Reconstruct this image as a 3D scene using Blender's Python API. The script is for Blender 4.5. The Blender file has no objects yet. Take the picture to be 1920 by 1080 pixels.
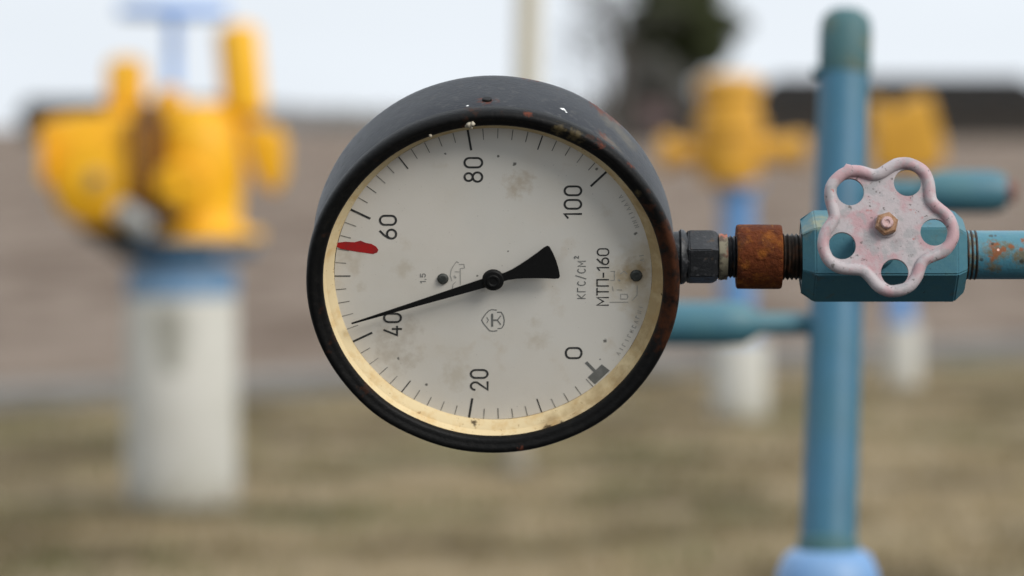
import bpy, bmesh, math, random
from mathutils import Vector, Matrix, noise as mnoise
R = math.radians
sc = bpy.context.scene
col = sc.collection
random.seed(7)

# ------------------------------------------------------------------ camera, world, sun, exposure
F = 7384.0                      # focal length in photo pixels (1920 wide)
CAM_H = 1.40
PITCH = math.atan((540 - 237) / F)
cam_data = bpy.data.cameras.new("camera")
cam_data.sensor_width = 36
cam_data.lens = F / 1920 * 36
cam_data.clip_start = 0.05
cam_data.clip_end = 6000
cam_data.dof.use_dof = True
cam_data.dof.focus_distance = 1.690
cam_data.dof.aperture_fstop = cam_data.lens / 16.0
cam = bpy.data.objects.new("camera", cam_data)
col.objects.link(cam)
cam.location = (0, 0, CAM_H)
cam.rotation_euler = (R(90) - PITCH, 0, 0)
sc.camera = cam
sc.render.engine = 'CYCLES'
sc.cycles.use_denoising = True
sc.cycles.max_bounces = 8
sc.cycles.transparent_max_bounces = 8
sc.view_settings.view_transform = 'Standard'
sc.view_settings.look = 'None'
sc.view_settings.gamma = 1
sc.view_settings.exposure = 0.10
sc.view_settings.use_curve_mapping = False

FWD = Vector((0, math.cos(PITCH), -math.sin(PITCH)))
UPV = Vector((0, math.sin(PITCH), math.cos(PITCH)))
def P(px, py, d):
    """world point seen at photo pixel (px,py) at depth d along the optical axis"""
    return Vector((0, 0, CAM_H)) + FWD * d + Vector((1, 0, 0)) * ((px - 960) / F * d) + UPV * ((540 - py) / F * d)
def G(px, py):
    """ground point seen at photo pixel"""
    v = P(px, py, 1) - Vector((0, 0, CAM_H))
    return v * (CAM_H / -v.z) + Vector((0, 0, CAM_H))

SUN_EL, SUN_AZ = R(36), R(134)     # azimuth clockwise from +Y: from the right, a little behind the camera
w = bpy.data.worlds.new("World"); sc.world = w; w.use_nodes = True
nt = w.node_tree; nt.nodes.clear()
def wn(t): return nt.nodes.new(t)
out = wn('ShaderNodeOutputWorld'); bg = wn('ShaderNodeBackground'); bg.inputs[1].default_value = 0.10
sky = wn('ShaderNodeTexSky'); sky.sky_type = 'NISHITA'; sky.sun_disc = False
sky.sun_elevation = SUN_EL; sky.sun_rotation = SUN_AZ; sky.air_density = 1.0; sky.dust_density = 5.0
tc = wn('ShaderNodeTexCoord'); sep = wn('ShaderNodeSeparateXYZ'); nt.links.new(tc.outputs['Generated'], sep.inputs[0])
# overcast cloud deck: brighter towards the zenith
ramp = wn('ShaderNodeMapRange'); ramp.inputs['From Min'].default_value = 0.0; ramp.inputs['From Max'].default_value = 1.0
ramp.inputs['To Min'].default_value = 8.6; ramp.inputs['To Max'].default_value = 15.0
nt.links.new(sep.outputs['Z'], ramp.inputs['Value'])
ns = wn('ShaderNodeTexNoise'); ns.inputs['Scale'].default_value = 3.0; ns.inputs['Detail'].default_value = 4
mp = wn('ShaderNodeMapping'); mp.inputs['Scale'].default_value = (1, 1, 5)
nt.links.new(tc.outputs['Generated'], mp.inputs[0]); nt.links.new(mp.outputs[0], ns.inputs[0])
nr = wn('ShaderNodeMapRange'); nr.inputs['From Min'].default_value = 0.3; nr.inputs['From Max'].default_value = 0.7
nr.inputs['To Min'].default_value = 0.93; nr.inputs['To Max'].default_value = 1.06
nt.links.new(ns.outputs['Fac'], nr.inputs['Value'])
mul = wn('ShaderNodeMath'); mul.operation = 'MULTIPLY'
nt.links.new(ramp.outputs[0], mul.inputs[0]); nt.links.new(nr.outputs[0], mul.inputs[1])
# cloud deck dimmed behind the camera, shaped to cut fill on front faces
az = wn('ShaderNodeMapRange'); az.inputs['From Min'].default_value = -0.7; az.inputs['From Max'].default_value = 0.5
az.inputs['To Min'].default_value = 0.62; az.inputs['To Max'].default_value = 1.0
nt.links.new(sep.outputs['Y'], az.inputs['Value'])
mul2 = wn('ShaderNodeMath'); mul2.operation = 'MULTIPLY'
nt.links.new(mul.outputs[0], mul2.inputs[0]); nt.links.new(az.outputs[0], mul2.inputs[1]); mul = mul2
cv = wn('ShaderNodeVectorMath'); cv.operation = 'SCALE'; cv.inputs[0].default_value = (0.965, 1.03, 1.10)
nt.links.new(mul.outputs[0], cv.inputs['Scale'])
mx = wn('ShaderNodeMix'); mx.data_type = 'RGBA'; mx.inputs[0].default_value = 0.94
nt.links.new(sky.outputs[0], mx.inputs[6]); nt.links.new(cv.outputs[0], mx.inputs[7])
nt.links.new(mx.outputs[2], bg.inputs[0]); nt.links.new(bg.outputs[0], out.inputs[0])

sd = bpy.data.lights.new("sun", 'SUN'); sd.energy = 2.4; sd.angle = R(22); sd.color = (1.0, 0.965, 0.91)
so = bpy.data.objects.new("sun", sd); col.objects.link(so)
so.location = (5, -5, 20)
sdir = Vector((math.sin(SUN_AZ) * math.cos(SUN_EL), math.cos(SUN_AZ) * math.cos(SUN_EL), math.sin(SUN_EL)))
so.rotation_euler = (-sdir).to_track_quat('-Z', 'Y').to_euler()

# ------------------------------------------------------------------ materials
class MatB:
    def __init__(self, name, base, rough=0.6, metal=0.0, spec=0.5):
        self.m = bpy.data.materials.new(name); self.m.use_nodes = True
        self.t = self.m.node_tree; self.b = self.t.nodes['Principled BSDF']
        self.b.inputs['Roughness'].default_value = rough; self.b.inputs['Metallic'].default_value = metal
        self.b.inputs['Specular IOR Level'].default_value = spec
        self.tc = self.t.nodes.new('ShaderNodeTexCoord')
        rgb = self.t.nodes.new('ShaderNodeRGB'); rgb.outputs[0].default_value = (*base, 1)
        self.c = rgb.outputs[0]; self.r = None; self.r0 = rough; self.h = None
    def n(self, t): return self.t.nodes.new(t)
    def L(self, a, b): self.t.links.new(a, b)
    def noise(self, scale, detail=4, rough=0.6, stretch=(1, 1, 1), off=0.0):
        mpn = self.n('ShaderNodeMapping'); mpn.inputs['Scale'].default_value = stretch
        mpn.inputs['Location'].default_value = (off, off * .7, off * 1.3)
        self.L(self.tc.outputs['Object'], mpn.inputs[0])
        x = self.n('ShaderNodeTexNoise'); x.inputs['Scale'].default_value = scale
        x.inputs['Detail'].default_value = detail; x.inputs['Roughness'].default_value = rough
        self.L(mpn.outputs[0], x.inputs[0]); return x.outputs['Fac']
    def rng(self, v, a, b, lo=0.0, hi=1.0):
        x = self.n('ShaderNodeMapRange'); x.inputs['From Min'].default_value = a; x.inputs['From Max'].default_value = b
        x.inputs['To Min'].default_value = lo; x.inputs['To Max'].default_value = hi; self.L(v, x.inputs['Value']); return x.outputs[0]
    def math(self, op, a, b):
        x = self.n('ShaderNodeMath'); x.operation = op
        for i, v in enumerate((a, b)):
            if isinstance(v, (int, float)): x.inputs[i].default_value = v
            else: self.L(v, x.inputs[i])
        return x.outputs[0]
    def over(self, color, mask, rough=None):
        x = self.n('ShaderNodeMix'); x.data_type = 'RGBA'; self.L(mask, x.inputs[0]); self.L(self.c, x.inputs[6])
        x.inputs[7].default_value = (*color, 1); self.c = x.outputs[2]
        if rough is not None:
            y = self.n('ShaderNodeMix'); y.data_type = 'FLOAT'; self.L(mask, y.inputs[0])
            if self.r is None: y.inputs[2].default_value = self.r0
            else: self.L(self.r, y.inputs[2])
            y.inputs[3].default_value = rough; self.r = y.outputs[0]
        return self
    def patches(self, color, scale, lo, hi, strength=1.0, rough=None, **k):
        m = self.rng(self.noise(scale, **k), lo, hi, 0, strength); self.over(color, m, rough); return self
    def spots(self, color, pts, strength=1.0, soft=0.35, wob=0.5, wscale=300, rough=None):
        wn_ = self.noise(wscale, 3)
        acc = None
        for p in pts:
            r = p[3]
            d = self.n('ShaderNodeVectorMath'); d.operation = 'DISTANCE'; d.inputs[1].default_value = p[:3]
            self.L(self.tc.outputs['Object'], d.inputs[0])
            wv = self.rng(wn_, 0.3, 0.7, -r * wob, r * wob)
            dd = self.math('ADD', d.outputs['Value'], wv)
            m = self.rng(dd, r * (1 - soft), r * (1 + soft), strength, 0)
            acc = m if acc is None else self.math('MAXIMUM', acc, m)
        self.over(color, acc, rough); return self
    def bump(self, scale, dist, strength=0.6, **k):
        b = self.n('ShaderNodeBump'); b.inputs['Strength'].default_value = strength; b.inputs['Distance'].default_value = dist
        self.L(self.noise(scale, **k), b.inputs['Height'])
        if self.h is not None: self.L(self.h, b.inputs['Normal'])
        self.h = b.outputs[0]; return self
    def done(self):
        self.L(self.c, self.b.inputs['Base Color'])
        if self.r is not None: self.L(self.r, self.b.inputs['Roughness'])
        if self.h is not None: self.L(self.h, self.b.inputs['Normal'])
        return self.m

S0 = 4.344                                    # px per mm at the gauge
def DU(px, py): return ((px - 923) / S0, (512 - py) / (S0 * 0.911))   # photo pixel -> dial mm
def dsp(px, py, r, y=0.012):
    u, v = DU(px, py); return (u / 1000, y, v / 1000, r / 1000)
def body_pt(px, depth, r, R0=0.0795):
    """point on the case's curved side, above photo column px, at given depth behind the front (mm)"""
    u = (px - 923) / S0 / 1000
    return (u, depth / 1000, math.sqrt(max(0, R0 ** 2 - u * u)), r / 1000)

M = {}
M['case'] = (MatB('black_case_paint', (0.008, 0.0095, 0.014), 0.45, 0.0, 0.25)
    .patches((0.022, 0.024, 0.028), 60, 0.42, 0.72, 0.8, detail=6)
    .patches((0.10, 0.10, 0.10), 300, 0.55, 0.66, 0.45, 0.8, detail=5)
    .patches((0.045, 0.047, 0.05), 160, 0.52, 0.66, 0.45, 0.7, detail=8, off=8, stretch=(1, 3, 1))
    .patches((0.09, 0.035, 0.018), 48, 0.66, 0.72, 0.9, 0.85, detail=8, off=3.1)
    .spots((0.14, 0.045, 0.028), [body_pt(1128, 44, 3.2), body_pt(1141, 46, 3.6), body_pt(1153, 48, 3.4), body_pt(1118, 47, 2.4), body_pt(1130, 15, 2.6), body_pt(990, 50, 2.2), body_pt(1002, 50, 1.8), body_pt(912, 17, 2.4)], 0.75, 0.8, 1.3, 420, 0.85)
    .spots((0.14, 0.13, 0.11), [body_pt(1145, 38, 4.5), body_pt(1160, 38, 5), body_pt(1175, 36, 5), body_pt(1142, 14, 4), body_pt(1150, 11, 4)], 0.6, 0.8, 0.9, 300, 0.85)
    .spots((0.85, 0.86, 0.84), [body_pt(1054, 22, 1.15), body_pt(1060, 20, .5), body_pt(876, 13, .6)], 1, 0.3, 0.5, 900, 0.6)
    .bump(700, 0.0004, 0.5, detail=6).done())
M['bezel'] = (MatB('black_bezel_paint', (0.006, 0.006, 0.006), 0.5, 0.0, 0.14)
    .patches((0.016, 0.015, 0.014), 300, 0.5, 0.75, 0.6, 0.6, detail=6)
    .patches((0.07, 0.024, 0.010), 75, 0.61, 0.72, 0.7, 0.8, detail=8, off=1.7)
    .spots((0.13, 0.038, 0.022), [(0.0145, 0.003, 0.0785, .0016), (0.045, 0.003, 0.065, .0018), (0.050, 0.005, 0.0615, .0014), (0.058, .004, .054, .0018), (0.012, .001, -.078, .0015)], 0.9, 0.5, 0.9, 400, 0.85)
    .spots((0.10, 0.075, 0.035), [(0.028, 0.001, 0.0725, .0022), (0.035, 0.001, 0.0695, .0024), (0.062, .001, .043, .0012)], 0.7, 0.6, 0.8, 500)
    .spots((0.09, 0.03, 0.012), [(0.077, 0.0, z / 1000, .006) for z in (22, 10, 0, -14, -24)], 0.6, 0.8, 0.9, 300)
    .bump(500, 0.0005, 0.6, detail=6).done())
M['inner'] = (MatB('yellowed_ring_paint', (0.70, 0.57, 0.345), 0.85, 0.0, 0.15)
    .patches((0.60, 0.42, 0.20), 130, 0.48, 0.66, 0.75, detail=6)
    .patches((0.25, 0.13, 0.05), 400, 0.64, 0.72, 0.7, detail=4)
    .spots((0.36, 0.25, 0.12), [(0.071, .008, z / 1000, .013) for z in (30, 15, 0, -15, -28)] , 0.75, 0.7, 0.5, 200)
    .spots((0.30, 0.19, 0.08), [(0.055, .006, -.048, .006), (0.046, .006, -.056, .006), (0.036, .006, -.063, .005), (.025, .006, -.068, .004)], 0.6, 0.8, 0.6, 200)
    .spots((0.05, 0.035, 0.02), [(-0.0087, .0105, -.0698, .0011), (-.0082, .0095, -.0705, .0009), (.0735, .006, -.016, .0009), (.0735, .006, -.006, .0008), (.024, .005, -.0705, .002), (.030, .005, -.068, .0012), (.060, .006, .040, .0006)], 0.9, 0.4, 0.5, 700)
    .bump(500, 0.0003, 0.4).done())
M['dial'] = (MatB('weathered_dial_enamel', (0.74, 0.695, 0.62), 0.5)
    .patches((0.62, 0.575, 0.49), 22, 0.40, 0.75, 0.6, detail=5)
    .patches((0.71, 0.695, 0.645), 12, 0.45, 0.6, 0.5, off=5)
    .patches((0.55, 0.46, 0.34), 60, 0.60, 0.74, 0.45, detail=7, off=2.2)
    .patches((0.12, 0.10, 0.07), 900, 0.70, 0.76, 0.55, detail=3)
    .spots((0.42, 0.32, 0.20), [dsp(973, 340, 3.6), dsp(985, 330, 2.2), dsp(962, 352, 2.4)], 0.5, 0.9, 0.9, 350)
    .spots((0.42, 0.35, 0.26), [dsp(735, 655, 6), dsp(755, 668, 3.4), dsp(720, 625, 3), dsp(770, 610, 3)], 0.42, 0.9, 0.9, 300)
    .spots((0.45, 0.37, 0.25), [dsp(1010, 635, 3.2), dsp(752, 498, 3), dsp(672, 532, 1.6), dsp(652, 475, 4), dsp(850, 700, 4), dsp(1000, 600, 2)], 0.35, 0.9, 0.9, 300)
    .spots((0.24, 0.13, 0.04), [dsp(1190, 508, 4.4), dsp(1200, 500, 2.8)], 0.85, 0.75, 0.6, 320)
    .spots((0.50, 0.40, 0.24), [dsp(1185, 515, 9), dsp(1205, 480, 7), dsp(1212, 560, 7)], 0.6, 0.8, 0.5, 200)
    .spots((0.06, 0.06, 0.05), [dsp(963, 305, .75), dsp(933, 291, .5), dsp(1135, 634, .75), dsp(1191, 433, .7), dsp(1117, 314, .6), dsp(893, 512, .5), dsp(834, 286, .45), dsp(742, 668, .6), dsp(795, 718, .6), dsp(1185, 618, .4), dsp(1126, 670, .35), dsp(951, 466, .4)], 0.85, 0.35, 0.5, 900)
    .bump(900, 0.0001, 0.3).done())
M['print'] = (MatB('faded_black_print', (0.03, 0.031, 0.03), 0.55).patches((0.20, 0.19, 0.17), 700, 0.55, 0.68, 0.6, detail=4).done())
M['tick'] = (MatB('thin_faded_print', (0.12, 0.115, 0.10), 0.55).patches((0.42, 0.40, 0.36), 260, 0.45, 0.65, 0.8, detail=5).done())
M['faint'] = (MatB('faint_print', (0.30, 0.295, 0.27), 0.6).patches((0.48, 0.46, 0.42), 700, 0.42, 0.62, 0.8).done())
M['greyprint'] = (MatB('grey_print', (0.15, 0.155, 0.145), 0.6).patches((0.2, 0.2, 0.19), 400, 0.4, 0.7).done())
M['redmark'] = (MatB('red_marker_paint', (0.42, 0.012, 0.012), 0.5).patches((0.30, 0.02, 0.02), 300, 0.45, 0.65).done())
M['pointer'] = MatB('matt_black_pointer', (0.006, 0.006, 0.006), 0.6, spec=0.2).patches((0.03, 0.03, 0.03), 900, 0.62, 0.72, 0.6).done()
M['screw'] = (MatB('tarnished_screw', (0.045, 0.05, 0.045), 0.6, 0.3).patches((0.10, 0.10, 0.09), 700, 0.5, 0.7).done())
M['putty'] = MatB('pale_putty', (0.55, 0.5, 0.40), 0.8).patches((0.3, 0.25, 0.18), 600, 0.4, 0.7).done()
M['brass_dark'] = (MatB('blackened_shank', (0.010, 0.011, 0.013), 0.45, 0.1)
    .patches((0.07, 0.07, 0.075), 500, 0.55, 0.72, 0.7, 0.7, detail=6)
    .patches((0.09, 0.05, 0.02), 160, 0.60, 0.70, 0.6, 0.8, off=4).bump(600, 0.0005, 0.6).done())
M['tape'] = (MatB('thread_sealing_tape', (0.17, 0.15, 0.10), 0.7).patches((0.36, 0.09, 0.05), 130, 0.52, 0.58, 0.9)
    .patches((0.05, 0.045, 0.03), 260, 0.48, 0.58, 0.9).done())
M['thread'] = (MatB('oily_thread', (0.014, 0.010, 0.007), 0.5, 0.2).patches((0.10, 0.04, 0.015), 180, 0.5, 0.7, 0.7, 0.8).bump(700, 0.0004).done())
M['rust'] = (MatB('rusty_steel', (0.11, 0.026, 0.006), 0.85, 0.0, 0.2)
    .patches((0.30, 0.10, 0.012), 120, 0.48, 0.70, 0.85, detail=8)
    .patches((0.035, 0.012, 0.010), 90, 0.52, 0.72, 0.75, detail=8, off=2.5)
    .patches((0.40, 0.17, 0.035), 420, 0.60, 0.72, 0.6, detail=6, off=1)
    .bump(420, 0.0022, 0.9, detail=8).done())
TEAL = (0.040, 0.135, 0.18)
M['teal'] = (MatB('teal_paint', TEAL, 0.5, 0.0, 0.3)
    .patches((0.06, 0.16, 0.17), 60, 0.42, 0.70, 0.7, detail=5)
    .patches((0.10, 0.08, 0.04), 80, 0.60, 0.72, 0.6, 0.7, detail=7, off=1.2)
    .patches((0.02, 0.04, 0.045), 500, 0.66, 0.72, 0.7, detail=3)
    .spots((0.22, 0.22, 0.13), [(-0.030, -0.012, 0.019, .007), (-0.024, -.010, .020, .005)], 0.8, 0.7, 0.7, 250)
    .bump(350, 0.0004, 0.5, detail=5).done())
def pp(px, py, r):          # spot on the front of the horizontal pipe (local: axis x, origin at left end)
    x = (px - 1808) / 4.283 / 1000; z = (478 - py) / 4.283 / 1000
    return (x, -math.sqrt(max(0, .0107 ** 2 - z * z)), z, r / 1000)
M['tealpipe'] = (MatB('teal_pipe_paint', (0.050, 0.175, 0.24), 0.40)
    .patches((0.07, 0.20, 0.22), 90, 0.42, 0.70, 0.6, detail=5)
    .patches((0.15, 0.075, 0.02), 110, 0.67, 0.71, 0.8, 0.8, detail=7, off=6)
    .spots((0.12, 0.08, 0.02), [pp(1814, 455, 2), pp(1820, 480, 2), pp(1818, 500, 2), pp(1822, 440, 1.5), pp(1862, 470, 4), pp(1908, 478, 3.2), pp(1876, 462, 2.4), pp(1889, 462, 1.8), pp(1858, 500, 2.5)], 0.8, 0.7, 0.8, 500, 0.8)
    .spots((0.22, 0.070, 0.022), [pp(1858, 458, 1.8), pp(1864, 470, 1.8), pp(1857, 481, 1.6), pp(1876, 465, 1.2), pp(1890, 462, .9), pp(1916, 450, 1.4), pp(1910, 466, 1.0)], 0.9, 0.4, 0.8, 600, 0.85)
    .spots((0.02, 0.02, 0.012), [pp(1835, 486, .7), pp(1855, 441, .9), pp(1863, 441, .7), pp(1911, 488, 1.1), pp(1856, 456, .6)], 0.8, 0.4, 0.5, 700)
    .spots((0.8, 0.5, 0.42), [pp(1866, 467, .5)], 1, 0.4, 0.3, 700)
    .bump(420, 0.0005, 0.6, detail=6).done())
M['wheel'] = (MatB('faded_pink_paint', (0.40, 0.355, 0.365), 0.6)
    .patches((0.40, 0.245, 0.26), 75, 0.48, 0.57, 0.9, detail=6)
    .patches((0.27, 0.27, 0.275), 150, 0.52, 0.60, 0.65, detail=7, off=3)
    .patches((0.10, 0.085, 0.08), 450, 0.63, 0.665, 0.8, 0.8, detail=4, off=1)
    .patches((0.36, 0.10, 0.09), 170, 0.655, 0.70, 0.8, off=7)
    .bump(800, 0.0003, 0.6, detail=5).done())
M['nut'] = (MatB('rusty_brass_nut', (0.34, 0.20, 0.12), 0.6, 0.2).patches((0.20, 0.09, 0.03), 420, 0.45, 0.65, 0.9).bump(800, 0.0003).done())
M['stempink'] = MatB('pink_stem_paint', (0.50, 0.34, 0.33), 0.5).patches((0.25, 0.10, 0.07), 700, 0.55, 0.7).done()
M['pipeblue'] = (MatB('blue_pipe_paint', (0.034, 0.138, 0.225), 0.5)
    .patches((0.033, 0.118, 0.148), 9, 0.4, 0.7, 0.8).patches((0.06, 0.12, 0.11), 30, 0.62, 0.70, 0.6).patches((0.13, 0.085, 0.045), 26, 0.64, 0.69, 0.7, detail=7, off=3, stretch=(1, 1, .35)).patches((0.015, 0.07, 0.12), 14, 0.5, 0.62, 0.6, off=6, stretch=(1, 1, .2))
    .bump(60, 0.001, 0.4).done())
M['pipeteal'] = (MatB('teal_fitting_paint', (0.045, 0.145, 0.19), 0.5).patches((0.08, 0.19, 0.19), 20, 0.45, 0.7, 0.7).done())
M['captop'] = MatB('green_stained_teal', (0.040, 0.115, 0.125), 0.6).patches((0.13, 0.13, 0.06), 34, 0.52, 0.66, 0.7).done()
M['paleblue'] = MatB('pale_blue_paint', (0.13, 0.27, 0.50), 0.5).patches((0.24, 0.36, 0.52), 14, 0.45, 0.65, 0.6).done()
M['redcap'] = MatB('red_cap', (0.20, 0.05, 0.03), 0.6).patches((0.1, 0.05, 0.04), 60, .5, .7).done()
M['yellow'] = (MatB('yellow_paint', (0.82, 0.44, 0.012), 0.5, 0.0, 0.35).patches((0.70, 0.32, 0.008), 4, 0.4, 0.7, 0.8)
    .patches((0.4, 0.2, 0.02), 12, 0.66, 0.75, 0.5, off=2).done())
M['yellowdull'] = (MatB('dull_yellow_paint', (0.60, 0.315, 0.03), 0.5).patches((0.50, 0.25, 0.03), 5, 0.4, 0.7, 0.8).done())
M['blue'] = (MatB('blue_paint', (0.09, 0.23, 0.50), 0.5).patches((0.13, 0.28, 0.50), 4, 0.4, 0.7).done())
M['blueflange'] = (MatB('dark_blue_flange', (0.035, 0.10, 0.19), 0.5).patches((0.06, 0.16, 0.26), 5, 0.4, 0.7).done())
M['skyblue'] = MatB('sky_blue_paint', (0.20, 0.40, 0.86), 0.5).patches((0.25, 0.45, 0.88), 6, 0.4, 0.7).done()
M['postwhite'] = (MatB('whitewashed_post', (0.50, 0.49, 0.45), 0.8).patches((0.42, 0.41, 0.36), 3, 0.4, 0.7, 0.8, detail=6)
    .patches((0.25, 0.24, 0.19), 5, 0.64, 0.76, 0.5, stretch=(1, 1, .3))
    .spots((0.22, 0.18, 0.12), [(.19 * math.cos(a), .19 * math.sin(a), .0, .07) for a in (-.4, -1.0, -1.6, -2.2, -2.8)], .7, .7, .9, 20)
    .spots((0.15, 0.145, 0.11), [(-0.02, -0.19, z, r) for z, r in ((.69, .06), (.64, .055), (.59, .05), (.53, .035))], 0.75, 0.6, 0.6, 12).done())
M['dkmetal'] = MatB('dark_metal', (0.03, 0.03, 0.028), 0.6).patches((0.06, 0.04, 0.03), 9, 0.45, 0.7).done()
M['greymetal'] = MatB('grey_metal', (0.42, 0.44, 0.45), 0.45, 0.3).patches((0.25, 0.26, 0.26), 20, 0.45, 0.7).done()
M['gapbrown'] = MatB('gap_shade_brown', (0.13, 0.055, 0.012), 0.6).patches((0.05, 0.03, 0.015), 9, 0.45, 0.7).done()  # brown that holds the shade of the gap and opening beside the valve body
M['neckblue'] = MatB('steel_blue_paint', (0.10, 0.21, 0.36), 0.5).patches((0.2, 0.28, 0.36), 5, 0.45, 0.7).done()
M['boltm'] = MatB('dusty_bolt', (0.30, 0.22, 0.11), 0.6).patches((0.2, 0.17, 0.12), 20, 0.45, 0.7).done()
M['padm'] = MatB('unseen_pad_dark', (0.030, 0.029, 0.027), 0.9).patches((0.022, 0.02, 0.018), 3, 0.4, 0.7).patches((0.06, 0.057, 0.053), 60, .58, .7, .7).bump(60, 0.01).done()  # near-black colour of the added pad, keeps bounce light low
M['cream'] = MatB('cream_pole_paint', (0.52, 0.47, 0.35), 0.7).spots((0.2, 0.16, 0.11), [(0, 0, 0, .35)], .8, .7, .4, 12).patches((0.42, 0.40, 0.33), 3, 0.4, 0.7).done()

def ground_mat():
    b = MatB('dry_grass_ground', (0.245, 0.188, 0.110), 0.95, spec=0.1)
    b.patches((0.085, 0.064, 0.032), 0.95, 0.485, 0.56, 0.9, detail=6)
    b.patches((0.29, 0.23, 0.145), 1.5, 0.49, 0.58, 0.85, detail=5, off=4)
    b.patches((0.085, 0.095, 0.036), 1.1, 0.54, 0.63, 0.8, detail=5, off=9)
    b.patches((0.05, 0.035, 0.02), 30, 0.55, 0.75, 0.6, detail=4)
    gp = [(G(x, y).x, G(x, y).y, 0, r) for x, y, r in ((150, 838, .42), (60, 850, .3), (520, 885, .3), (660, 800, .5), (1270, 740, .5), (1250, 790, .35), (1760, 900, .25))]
    b.spots((0.052, 0.040, 0.022), gp, 0.85, 0.7, 0.8, 3)  # dark grass patches, with ground shadow by the posts painted in
    # bare, pinkish-brown soil beyond the path
    sepn = b.n('ShaderNodeSeparateXYZ'); b.L(b.tc.outputs['Object'], sepn.inputs[0])
    lin = b.math('SUBTRACT', sepn.outputs['Y'], b.math('ADD', b.math('MULTIPLY', sepn.outputs['X'], 0.69), 23.4))
    lin = b.math('ADD', lin, b.rng(b.noise(1.2, 4), 0.3, 0.7, -1.0, 1.0))
    far = b.rng(lin, -0.6, 0.6)
    soil_n = b.noise(0.9, 8, 0.7, stretch=(1, .28, 1))
    x = b.n('ShaderNodeMix'); x.data_type = 'RGBA'; b.L(b.rng(soil_n, 0.45, 0.55), x.inputs[0])
    x.inputs[6].default_value = (0.135, 0.099, 0.074, 1); x.inputs[7].default_value = (0.215, 0.168, 0.132, 1)
    y = b.n('ShaderNodeMix'); y.data_type = 'RGBA'; b.L(far, y.inputs[0]); b.L(b.c, y.inputs[6]); b.L(x.outputs[2], y.inputs[7])
    b.c = y.outputs[2]
    b.bump(14, 0.05, 0.7, detail=6)
    return b.done()
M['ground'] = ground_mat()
M['path'] = MatB('gravel_path', (0.185, 0.162, 0.138), 0.9).patches((0.10, 0.09, 0.08), 2, 0.4, 0.7, 0.7).patches((0.2, 0.19, 0.18), 40, .5, .7, .5).bump(40, 0.01).done()
M['kerb'] = MatB('concrete_kerb', (0.17, 0.165, 0.155), 0.85).patches((0.12, 0.115, 0.105), 5, 0.4, 0.7, 0.8).done()
M['grass'] = MatB('dead_grass_blades', (0.25, 0.195, 0.105), 0.9, spec=0.15).patches((0.09, 0.075, 0.035), 0.95, 0.485, 0.56, 0.9).patches((0.09, 0.11, 0.035), 1.1, 0.54, 0.63, 0.9).done()
M['bark'] = MatB('bark', (0.055, 0.045, 0.038), 0.9).patches((0.09, 0.08, 0.07), 6, 0.4, 0.7).bump(8, .05).done()
M['needles'] = MatB('pine_needles', (0.038, 0.046, 0.020), 0.8, spec=0.15).patches((0.045, 0.052, 0.02), 1.2, 0.4, 0.65).done()
M['twigs'] = MatB('bare_twigs', (0.060, 0.062, 0.052), 0.9).patches((0.11, 0.10, 0.09), 1.5, 0.4, 0.65).done()
M['wood'] = MatB('far_woods', (0.22, 0.215, 0.21), 0.9).patches((0.19, 0.175, 0.165), 0.05, 0.4, 0.65).patches((.09, .10, .075), .12, .5, .65).done()
M['tar'] = MatB('tarred_roof', (0.012, 0.0115, 0.011), 0.9, 0.0, 0.1).patches((0.022, 0.02, 0.018), 0.6, 0.4, 0.7).done()
M['greyroof'] = MatB('grey_slate_roof', (0.055, 0.057, 0.056), 0.85).patches((0.08, 0.08, 0.078), 0.6, 0.4, 0.7).done()
M['darkwall'] = MatB('dark_timber_wall', (0.018, 0.016, 0.014), 0.9).patches((0.05, 0.04, 0.03), 1.4, 0.4, 0.7).done()
M['brownwall'] = MatB('brown_plank_wall', (0.05, 0.042, 0.038), 0.9).patches((0.085, 0.05, 0.04), 1.4, 0.4, 0.7).done()
M['redroof'] = MatB('dull_red_roof', (0.065, 0.036, 0.032), 0.85).patches((0.05, 0.025, 0.022), 1.4, 0.4, 0.7).done()
M['glassdark'] = MatB('dark_window_glass', (0.02, 0.022, 0.025), 0.15).done()

# ------------------------------------------------------------------ object helpers
def thing(name, label, cat, loc=(0, 0, 0), rot=(0, 0, 0), group=None):
    o = bpy.data.objects.new(name, None); col.objects.link(o); o.location = loc; o.rotation_euler = rot
    o.empty_display_size = 0.05; o['label'] = label; o['category'] = cat
    if group: o['group'] = group
    return o
def obj(name, bm, m, parent=None, smooth=30, label=None, recalc=True):
    if recalc: bmesh.ops.recalc_face_normals(bm, faces=bm.faces)
    me = bpy.data.meshes.new(name); bm.to_mesh(me); bm.free()
    if smooth:
        for p in me.polygons: p.use_smooth = True
        me.set_sharp_from_angle(angle=R(smooth))
    o = bpy.data.objects.new(name, me); col.objects.link(o); me.materials.append(m)
    if parent: o.parent = parent
    if label: o['label'] = label
    return o
def struct(o, kind='structure'): o['kind'] = kind; return o

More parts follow.
